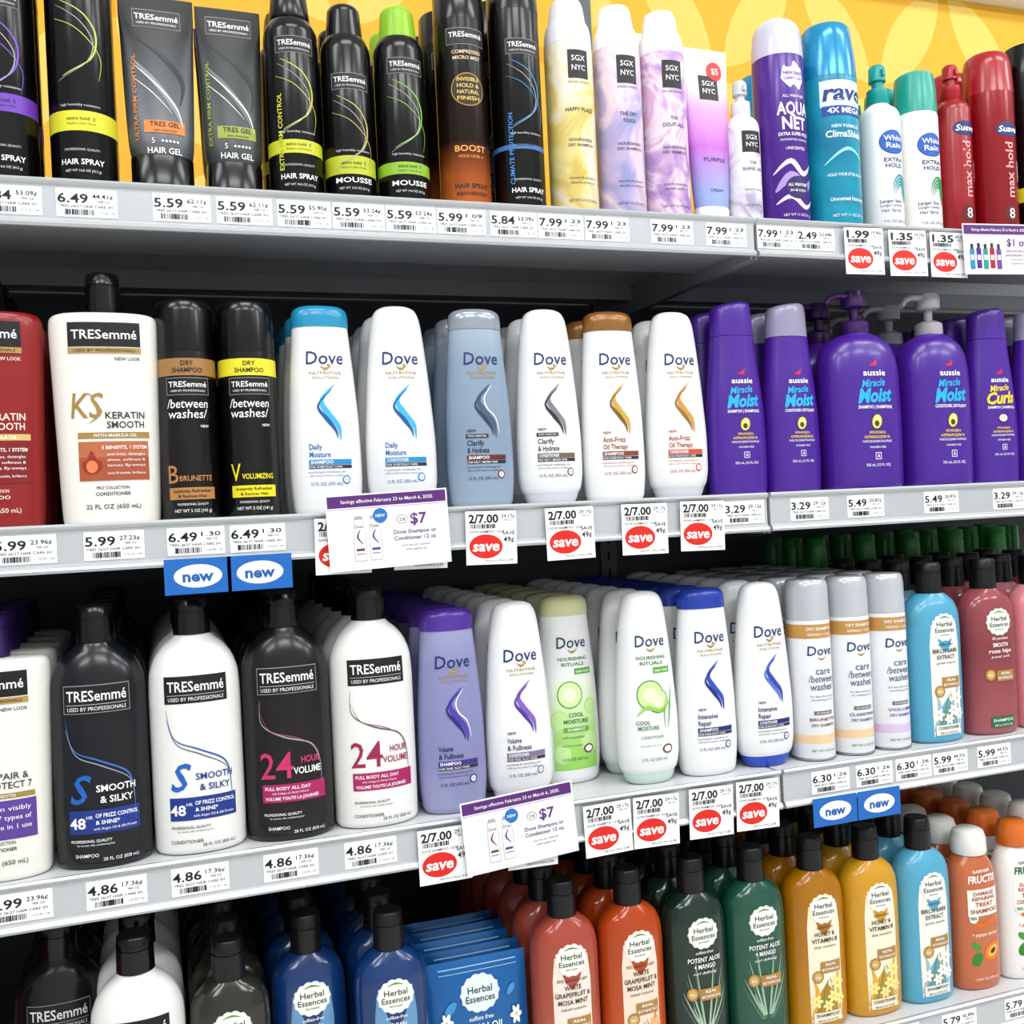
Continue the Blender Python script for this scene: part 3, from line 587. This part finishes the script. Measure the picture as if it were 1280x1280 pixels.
def fruct(body,cap,l2):
    b=B(); b.loft([(0,28,19),(1.5,31,21),(10,33,22.5),(100,33,22.5),(130,32,22),(148,27,19),(158,20,17),(162,17,16)],body,n=2.3,surf=True)
    b.loft([(161,20,19),(163,21,20),(180,20.5,19.5),(188,18,17),(191,13,12)],cap,k=0,n=2.1)
    sh=l2=='SHAMPOO'
    b.T('GARNIER',0,143,3.2,W if sh else '#333333',w=26,bold=.03)
    b.T('FRUCTIS',0,134,8,W if sh else '#245a22',w=42,bold=.05,sh=.2)
    b.R(0,106,46,32,'#ece8de',1); b.T('DAMAGE',0,117,4.2,'#a03c14',w=30,bold=.03,l=5); b.T('REPAIRING',0,111,4.2,'#a03c14',w=34,bold=.03,l=5); b.T('TREAT',0,104,5,'#a03c14',w=26,bold=.03,l=5); b.T(l2,0,96,5,'#a03c14',w=40,bold=.03,l=5)
    b.S([(-22,88),(-6,78),(10,82),(24,74)],[1,6,6,1],'#d0681c',2); b.T('+ papaya extract',0,68,4.4,'#f0e0c8' if sh else '#c05420',w=38,sh=.2,bold=.015,l=5)
    b.E(10,46,14,10,'#e0761c',2,20,.5); b.E(10,46,9,6,'#f0b04c',3,20,.5); b.E(10,46,4.6,2.8,'#1f1510',4,20,.5); b.E(-13,38,9,6.6,'#2f7a2c',2,20,.9); b.E(-14,54,7,4,'#3f8f38',2,20,-.6)
    b.E(-16,88,6,6,'#ece8de',5); b.T('98%',-16,88,3.6,'#2f7a2c',bold=.03,l=8); b.T('11.8 FL OZ (350 mL)',0,14,2.8,'#333333' if not sh else W,w=34,bold=.01)
    return b.mesh('hair_bottle')
ME['f1']=fruct(M('#b9623a',.22,0,.5),M('#e4e1da',.35,0,.3),'SHAMPOO'); ME['f2']=fruct(TW,M('#cf661c',.28,0,.4),'CONDITIONER')
def pouch():
    b=B(); nx,nz=12,14; w,h=53,132; vs=[];fs=[]
    for side in(-1,1):
        for j in range(nz+1):
            for i in range(nx+1):
                u=i/nx*2-1; v=j/nz*2-1
                t=max(0,(1-abs(u)**3.5))*max(0,(1-abs(v)**5)); vs.append((u*w,side*(.3+9*t),h/2+v*h/2))
    o=(nx+1)*(nz+1)
    for j in range(nz):
        for i in range(nx):
            a=j*(nx+1)+i; fs.append((a,a+1,a+nx+2,a+nx+1)); fs.append((o+a+nx+1,o+a+nx+2,o+a+1,o+a))
    b.add(vs,fs,M('#0f5a9c',.3,.25,.3))
    b.surf=([(0,53,1),(14,53,7.5),(40,53,9.3),(100,53,9.3),(120,53,7.5),(132,53,1)],3.2,0,0)
    b.R(0,126,96,1,'#7cb0d0',1); b.R(0,122,96,.6,'#7cb0d0',1)
    for x,z,r in((-34,92,9),(36,100,7)): b.E(x,z,r,r*.5,'#3c8ac0',1,14,.6)
    b.badge(0,102,21,'#d4e0ea',2,rz=17); b.T('Herbal',0,105.5,6,GRN,w=26,l=5,bold=.02); b.T('Essences',0,97.5,6,GRN,w=31,l=5,bold=.02)
    b.T('sulfate free',0,80,4,W,sh=.2,bold=.01); b.T('ARGAN OIL',0,71,7,W,w=50,bold=.02); b.T('hair mask',0,62,4,W,bold=.01)
    for x,z,r in((-30,52,15),(0,40,13),(30,52,16),(42,76,9),(-40,80,9),(-18,20,14),(20,20,14)): b.flower(x,z,r,'#e0e8f0')
    return b.mesh('hair_mask_pouch',1.12)
ME['po']=pouch()

# ---------------------------------------------------------------- fixture
DECK=[1.608,1.305,.999,.694]; TAG=[1.590,1.287,.981,.676]
BAYS=[(-1.199,-.283),(-.281,.635),(.639,1.555)]
grey=M('#8f9298',.5,.1); lgrey=M('#cfd1d3',.4,.1,.2); railm=M('#bbbfc3',.25,.3,.5); dgrey=M('#34383e',.5,.1)
def P_(v): return v*1000
for r in range(4):
    for bi,(x0,x1) in enumerate(BAYS):
        b=B(); X0,X1=P_(x0),P_(x1)
        b.box(X0,X1,4,430,-3,0,lgrey)
        b.box(X0+3,X1-3,4,120,-30,-3.2,grey)
        b.box(X0+3,X1-3,300,318,-24,-3.2,grey)
        b.box(X0,X0+3,4,430,-42,-3,grey); b.box(X1-3,X1,4,430,-42,-3,grey)
        pr=[(4,1),(0,3),(-3,3),(-4.5,1),(-3.5,-1.5),(-1,-3),(-1,-32),(-4,-34),(-5.5,-37),(-4,-39.5),(0,-40),(4,-38)]
        n=len(pr); vs=[(x,y,z) for x in (X0,X1) for y,z in pr]
        b.add(vs,[(i,(i+1)%n,n+(i+1)%n,n+i) for i in range(n)]+[tuple(range(n)),tuple(range(2*n-1,n-1,-1))],railm)
        put('store_shelf',b.mesh('store_shelf'),0,0,DECK[r])
b=B()
for x0,x1 in BAYS:
    b.box(P_(x0),P_(x1),434,446,100,1607,dgrey)
    b.box(P_(x0)-14,P_(x0)+12,430.5,434,60,2150,M('#55595f',.45,.3))
    z=320
    while z<1600: b.box(P_(x0)-3,P_(x0)+1,430,430.6,z,z+14,M('#141518',.6)); z+=25
b.box(-1199,1555,10,434,0,120,dgrey); b.box(-1199,1555,6,440,120,135,lgrey)
put('shelving_gondola',b.mesh('shelving_gondola'),0,0,0)
def yellow():
    mt=D.materials.new('yellow_circle_print'); mt.use_nodes=True; nt=mt.node_tree; N=nt.nodes; L=nt.links
    p=N['Principled BSDF']; p.inputs['Roughness'].default_value=.6; p.inputs['Specular IOR Level'].default_value=.2
    tc=N.new('ShaderNodeTexCoord'); sp=N.new('ShaderNodeSeparateXYZ'); L.new(tc.outputs['Object'],sp.inputs[0])
    def mth(op,a,b=None):
        m=N.new('ShaderNodeMath'); m.operation=op
        for i,v in enumerate((a,b)):
            if v is None: continue
            if isinstance(v,(int,float)): m.inputs[i].default_value=v
            else: L.new(v,m.inputs[i])
        return m.outputs[0]
    def circ(ox,oz,R):
        u=mth('SUBTRACT',mth('FRACT',mth('ADD',mth('DIVIDE',sp.outputs['X'],.30),ox)),.5)
        v=mth('SUBTRACT',mth('FRACT',mth('ADD',mth('DIVIDE',sp.outputs['Z'],.38),oz)),.5)
        return mth('LESS_THAN',mth('SQRT',mth('ADD',mth('MULTIPLY',u,u),mth('MULTIPLY',v,v))),R)
    s=mth('ADD',circ(.1,.3,.47),circ(.6,.8,.47))
    cr=N.new('ShaderNodeValToRGB'); L.new(mth('MULTIPLY',s,.5),cr.inputs[0])
    e=cr.color_ramp.elements; cr.color_ramp.interpolation='CONSTANT'
    e[0].color=lin('#e89a1e'); e[1].position=.9; e[1].color=lin('#f2cc66'); x=e.new(.4); x.color=lin('#ecb238')
    L.new(cr.outputs[0],p.inputs['Base Color']); return mt
b=B(); b.box(-1199,1555,436,444,1608,2150,yellow()); put('graphic_panel',b.mesh('graphic_panel'),0,0,0)
b=B(); b.box(-1199,1555,400,460,2150,2300,M('#e2e1de',.5)); put('header_fascia',b.mesh('header_fascia'),0,0,0)

# ---------------------------------------------------------------- stock the shelves
def stock(row,items):
    for it in items:
        name,key,x,n,pitch=it[:5]; y0=it[5] if len(it)>5 else .040
        for i in range(n):
            y=y0+i*pitch/1000
            if y>.40: break
            put(name,ME[key],x+(0 if i==0 else random.uniform(-.0012,.0012)),y,DECK[row]+.0004,math.radians(random.uniform(-2.2,2.2)))
S_,C_='shampoo_bottle','conditioner_bottle'
stock(0,[('hairspray_can','h0',-.112,2,57),('hairspray_can','h1',-.047,2,62),('hair_gel_tube','g1',.0205,1,45),('hair_gel_tube','g2',.086,2,45),
 ('hairspray_can','h2',.145,2,56),('mousse_can','m1',.1985,2,54),('mousse_can','m2',.253,2,56),('hairspray_can','h3',.3185,3,57),('hairspray_can','h4',.3785,2,58),
 ('dry_shampoo_can','s1',.4405,1,56),('dry_shampoo_can','s2',.4975,1,56),('dry_shampoo_can','s3',.5525,2,56),('hair_cream_tube','t1',.608,1,50),
 ('spray_bottle','sp',.652,1,50),('hairspray_can','aq',.704,1,62),('hairspray_can','rv',.772,3,70),('spray_bottle','w1',.844,2,52),
 ('hairspray_can','w2',.8985,2,55),('spray_bottle','su',.954,2,50),('hairspray_can','sb',1.012,2,64),('hairspray_can','h1',1.078,2,62),('hairspray_can','h2',1.14,2,60),('hairspray_can','h4',1.2,2,60)])
stock(1,[(S_,'kr',-.137,4,60),(C_,'kw',-.038,4,60),('dry_shampoo_can','d1',.0322,5,58),('dry_shampoo_can','d2',.0885,5,58),
 (S_,'v1',.1602,7,50),(C_,'v2',.2365,7,50),(S_,'v3',.320,7,50),(C_,'v4',.397,7,50),
 (S_,'v5',.4715,7,50),(C_,'v6',.549,7,50),(S_,'a1',.625,7,51),(C_,'a2',.698,7,51),
 ('shampoo_pump_bottle','a3',.794,5,70),('conditioner_pump_bottle','a4',.903,5,70),(S_,'a5',.991,7,51),(C_,'a6',1.066,7,51),(S_,'a5',1.14,7,51)])
stock(2,[(C_,'rp',-.144,5,60),(S_,'t2',-.0575,6,62),(C_,'t3',.0265,6,62),(S_,'t4',.1105,6,62),(C_,'t5',.1945,6,62),
 (S_,'l1',.2745,7,50),(C_,'l2',.3475,7,50),(S_,'l3',.422,6,50,.085),(C_,'l4',.496,7,50),
 (S_,'l5',.5695,7,50),(C_,'l6',.644,7,50),('dry_shampoo_can','y1',.7085,6,54),('dry_shampoo_can','y2',.763,6,54),('dry_shampoo_can','y3',.8155,6,54),
 (C_,'b1',.884,4,54),(S_,'b2',.9675,4,54),(S_,'b3',1.047,4,54),(S_,'b2',1.127,4,54),
 (S_,'gk',.884,3,54,.262),(S_,'gr',.9675,3,54,.262),(S_,'gk',1.047,3,54,.262),(S_,'gk',1.127,3,54,.262),(S_,'gk',1.207,3,54,.262),(S_,'gr',1.287,3,54,.262)])
stock(3,[(S_,'t2',-.108,4,62,.108),(C_,'t3',-.037,5,62),(S_,'c9',.045,6,54),(S_,'c8',.122,6,54,.07),(S_,'c8',.2,6,54),
 (S_,'c1',.386,6,54),(C_,'c2',.463,6,54),(S_,'c3',.5405,6,54),(C_,'c4',.617,6,54),
 (S_,'c5',.696,6,54),(C_,'c6',.7735,6,54),(S_,'c7',.8495,6,54),(S_,'f1',.9255,6,50),(C_,'f2',.9965,6,50),(S_,'f1',1.067,6,50)])
for i in range(5):
    put('hair_mask_pouch',ME['po'],.2925+(.0015 if i%2 else -.0015),.042+.028*i,DECK[3]+.0005,0,0,-.03)
# neighbouring bay on the left, past the edge of the photograph
for row,keys in enumerate((['h2','m1','s1','s3','h4','aq','m2'],['kw','kr','v1','v2','v5','v6','kw'],['t4','t5','t2','t3','t4','t5','rp'],['c1','c2','c5','c6','c7','c3','c4'])):
    x=-.24
    for k in keys:
        nm={'h':'hairspray_can','m':'mousse_can','s':'dry_shampoo_can','a':'hairspray_can'}.get(k[0],S_)
        stock(row,[(nm,k,x,3,66)]); x-=.098

# ---------------------------------------------------------------- tags
def tagm(price,unit,kind='p'):
    b=B()
    K='#0a0a0a'
    if kind=='p':
        w,h=50,25; b.box(-w/2,w/2,0,.5,-h/2,h/2,'#f6f7f8')
        b.T(price,-11.5,4,7.8,K,w=25 if len(price)<6 else 28,bold=.03); b.T(unit,13,6.2,3.8,K,w=17,bold=.015); b.T('PER OZ',14,1.6,2,K,bold=.01)
        b.T('TRES 26/27 HAIR CARE SH',-1,-3,2.3,K,w=44,bold=.01)
        x=-18; rr=random.Random(price+unit)
        while x<5: b.R(x,-8.2,rr.choice([.5,.9]),5,K,2); x+=rr.choice([1.0,1.4])
        b.T('13 OZ 00-11-06',15,-8.4,1.9,K,w=15)
    else:
        w=53; b.box(-w/2,w/2,0,.5,-39,14,'#f6f7f8')
        b.T(price,-8,6.5,8,K,w=31,bold=.05); b.T(unit,17.5,8.8,3.6,K,w=14,bold=.01); b.T('PER OZ',18,4.8,1.9,K)
        x=-22; rr=random.Random(price+unit)
        while x<4: b.R(x,-1,rr.choice([.5,.9]),4.4,K,2); x+=rr.choice([1.0,1.4])
        b.T('SAVE',18,-8,3.6,K,w=13,bold=.015); b.T('49¢',18,-14.5,5.4,K,w=11,bold=.02)
        b.T('DOVE SHAMPOO 12OZ',-5,-6.4,2.4,K,w=36,bold=.01)
        b.E(-6,-21,17.5,12,'#cf1d12',1,28); b.T('save',-6,-20.5,10,W,w=28,bold=.05,sh=.12)
        b.T('PREVIOUS PRICE',4,-35.4,2,K); b.T('3.99',19,-35.4,2.6,K,bold=.01)
    return b.mesh('price_tag')
def newm():
    b=B(); b.box(-29,29,0,.5,-16,16,'#125fb0'); b.E(0,0,21,10.5,W,1,28); b.T('new',0,0,9.4,'#125aa8',w=27,bold=.06); return b.mesh('new_item_tag')
def cardm(w=118,h=72,kind=0):
    b=B(); b.box(-w/2,w/2,0,.5,-h/2,h/2,'#e6e4e8'); b.R(0,h/2-7,w-3,11,'#54206e',1); b.T('Savings effective February 23 to March 6, 2020.',0,h/2-7,3.2,W,w=w*.76,bold=.01)
    b.R(0,h/2-14,w-3,.6,'#a78ab8',1)
    if kind==0:
        for x,c in((-29,'#6a3a2a'),(-14,'#4a3a8a')):
            b.P([(x-5.6,-28),(x+5.6,-28),(x+6.2,-8),(x+4.4,12),(x+3.2,15),(x-3.2,15),(x-4.4,12),(x-6.2,-8)],'#a3a4b0',1,2)
            b.P([(x-5,-27.2),(x+5,-27.2),(x+5.6,-8),(x+4,11.4),(x-4,11.4),(x-5.6,-8)],'#eceaec',2,2)
            b.T('Dove',x,5,3,'#142660',w=7.6,bold=.02); b.S([(x+1,2),(x-2,-5),(x+3,-12)],[.5,2,.5],c,3); b.R(x,-17,8,2.4,c,3); b.R(x,-21,8,1,'#777777',3)
        b.E(-8,14,7,7,'#1a6cb8',4); b.T('NEW',-8,14,2.8,W,w=9,l=6,bold=.03)
        b.E(13,9,5.4,4.2,'#333333',1); b.E(13,9,4.9,3.7,'#e6e4e8',2); b.T('2/$',13,9,3,'#222222',bold=.01); b.T('$7',29,9,10,'#5a2478',w=16,bold=.03)
        b.T('Dove Shampoo or',25,-3,3.8,'#3c1f50',w=42,bold=.012); b.T('Conditioner 12 oz.',25,-9,3.8,'#3c1f50',w=42,bold=.012)
        b.T('Limit two per customer',25,-16,2,'#555555'); b.T('while supplies last',25,-20,2,'#555555')
    else:
        for i,c in enumerate(['#1a80b0','#43188a','#1f8a7a','#a01020','#6a3a8a']):
            x=-42+i*10; b.R(x,-12+i%2,7.4,24,c,1); b.R(x,3+i%2,4.4,6,'#222222',1); b.R(x,-10,5,6,W,2)
        b.T('$1 off',28,8,8.4,'#5a2478',w=34,bold=.03); b.T('when you buy any two',29,-2,2.8,'#3c1f50',w=40,bold=.01); b.T('participating hair care items',29,-7,2.8,'#3c1f50',w=42,bold=.01); b.T('Limit one per visit',29,-12,2.4,'#3c1f50'); b.T('Assorted varieties',29,-17,2.4,'#3c1f50')
    return b.mesh('promo_sign')
YT=-.0016
def tags(row,L):
    for x,p,u,k in L:
        if k=='p': put('price_tag',tagm(p,u),x,YT,TAG[row]+.0005)
        elif k=='s': put('sale_tag',tagm(p,u,'s'),x,YT-.0045,TAG[row]+.001,ry=random.uniform(-.03,.03))
tags(0,[(-.107,'5.84','53.09¢','p'),(-.0455,'6.49','44.41¢','p'),(.0345,'5.59','62.11¢','p'),(.0897,'5.59','62.11¢','p'),(.1445,'5.59','55.90¢','p'),(.1965,'5.59','53.24¢','p'),(.248,'5.59','53.24¢','p'),(.2995,'5.99','1.09','p'),(.3545,'5.84','53.09¢','p'),
 (.406,'7.99','1.23','p'),(.458,'7.99','1.23','p'),(.534,'7.99','1.23','p'),(.600,'7.99','1.23','p'),(.664,'7.99','1.23','p'),(.7155,'2.49','22.64¢','p'),(.777,'1.99','19.90¢','s'),(.838,'1.35','19.29¢','s'),(.897,'1.35','19.29¢','s'),(1.08,'5.59','50.00¢','p'),(1.18,'5.59','50.00¢','p')])
tags(1,[(-.1085,'5.99','23.96¢','p'),(-.0365,'5.99','27.23¢','p'),(.033,'6.49','1.30','p'),(.0877,'6.49','1.30','p'),(.1657,'2/7.00','29.17¢','s'),(.2407,'2/7.00','29.17¢','s'),(.3136,'2/7.00','29.17¢','s'),(.398,'2/7.00','29.17¢','s'),(.4828,'2/7.00','29.17¢','s'),(.5515,'2/7.00','29.17¢','s'),
 (.606,'3.29','29.12¢','p'),(.690,'3.29','29.12¢','p'),(.7657,'5.49','20.87¢','p'),(.873,'5.49','20.87¢','p'),(.975,'3.29','29.12¢','p'),(1.07,'3.29','29.12¢','p')])
tags(2,[(-.125,'5.99','23.96¢','p'),(-.048,'4.86','17.36¢','p'),(.0227,'4.86','17.36¢','p'),(.1037,'4.86','17.36¢','p'),(.1787,'4.86','17.36¢','p'),(.2503,'2/7.00','29.17¢','s'),(.3417,'2/7.00','29.17¢','s'),(.4242,'2/7.00','29.17¢','s'),(.4802,'2/7.00','29.17¢','s'),(.5456,'2/7.00','29.17¢','s'),(.603,'2/7.00','29.17¢','s'),
 (.7007,'6.30','1.26','p'),(.760,'6.30','1.26','p'),(.815,'6.30','1.26','p'),(.868,'5.99','44.37¢','p'),(.933,'5.99','44.37¢','p'),(1.03,'5.99','44.37¢','p')])
tags(3,[(x/1000,'5.79','42.89¢','p') for x in (-120,-40,45,130,210,300,385,465,545,620,700,780,863,956,1040)])
nm=newm()
for x,r in((.033,1),(.0877,1),(.7007,2),(.760,2)): put('new_item_tag',nm,x,-.0075,TAG[r]-.031)
cm=cardm()
put('promo_sign',cm,.209,-.014,TAG[1]+.002,ry=-.03); put('promo_sign',cm,.3264,-.014,TAG[2]+.006,ry=-.07)
put('promo_sign',cardm(108,60,1),.966,-.014,TAG[0]-.004,ry=-.03)

# ---------------------------------------------------------------- room
def plane_box(name,x0,x1,y0,y1,z0,z1,m):
    b=B(); b.box(P_(x0),P_(x1),P_(y0),P_(y1),P_(z0),P_(z1),m); return put(name,b.mesh(name),0,0,0)
def floorm():
    mt=D.materials.new('vinyl_floor_tile'); mt.use_nodes=True; nt=mt.node_tree
    p=nt.nodes['Principled BSDF']; p.inputs['Roughness'].default_value=.3
    br=nt.nodes.new('ShaderNodeTexBrick'); tc=nt.nodes.new('ShaderNodeTexCoord'); nt.links.new(tc.outputs['Object'],br.inputs['Vector'])
    br.offset=0; br.inputs['Scale'].default_value=3.3; br.inputs['Brick Width'].default_value=1; br.inputs['Row Height'].default_value=1; br.inputs['Mortar Size'].default_value=.006
    br.inputs['Color1'].default_value=lin('#dcdad4'); br.inputs['Color2'].default_value=lin('#d2d0ca'); br.inputs['Mortar'].default_value=lin('#a9a7a2')
    nt.links.new(br.outputs['Color'],p.inputs['Base Color']); return mt
plane_box('floor',-4,5,-4,.6,-.05,0,floorm())
plane_box('ceiling',-4,5,-4,.6,3.3,3.35,M('#e9e9e6',.8))
plane_box('wall_back',-4,5,.5,.6,0,3.3,M('#e8e6e0',.7))
plane_box('wall_front',-4,5,-4.1,-4,0,3.3,M('#d8dadc',.7))
em=D.materials.new('fluorescent_diffuser'); em.use_nodes=True; p=em.node_tree.nodes['Principled BSDF']; p.inputs['Emission Color'].default_value=(.97,.99,1,1); p.inputs['Emission Strength'].default_value=3
for y in(-1.25,-2.7):
    for x in (-1.6,.2,2.0,3.8):
        b=B(); b.box(-620,620,-310,310,-40,0,M('#f2f2f0',.5)); b.box(-600,600,-290,290,-44,-40.5,em)
        put('ceiling_light',b.mesh('ceiling_light'),x,y,3.3)
        l=D.lights.new('fluorescent_tube','AREA'); l.shape='RECTANGLE'; l.size=1.2; l.size_y=.55; l.energy=19 if y>-2 else 37; l.color=(.975,.99,1)
        o=D.objects.new('fluorescent_tube',l); o.location=(x,y,3.25); sc.collection.objects.link(o)
        if y<-2: o.rotation_euler=(math.radians(38),0,0)
w=D.worlds.new('store_ambient'); sc.world=w; w.use_nodes=True; w.node_tree.nodes['Background'].inputs[0].default_value=(.95,.97,1,1); w.node_tree.nodes['Background'].inputs[1].default_value=.5

# ---------------------------------------------------------------- camera
th=math.atan(.3469); ph=math.atan(.048)
F=Vector((math.sin(th),math.cos(th),0)); R0=Vector((math.cos(th),-math.sin(th),0)); U0=Vector((0,0,1))
Rc=R0*math.cos(ph)-U0*math.sin(ph); Uc=U0*math.cos(ph)+R0*math.sin(ph)
cd=D.cameras.new('camera'); cd.sensor_width=36; cd.lens=36; cd.clip_start=.02
co=D.objects.new('camera',cd); sc.collection.objects.link(co)
mt=Matrix((Rc,Uc,-F)).transposed().to_4x4(); mt.translation=Vector((0,-.975,1.30)); co.matrix_world=mt
sc.camera=co
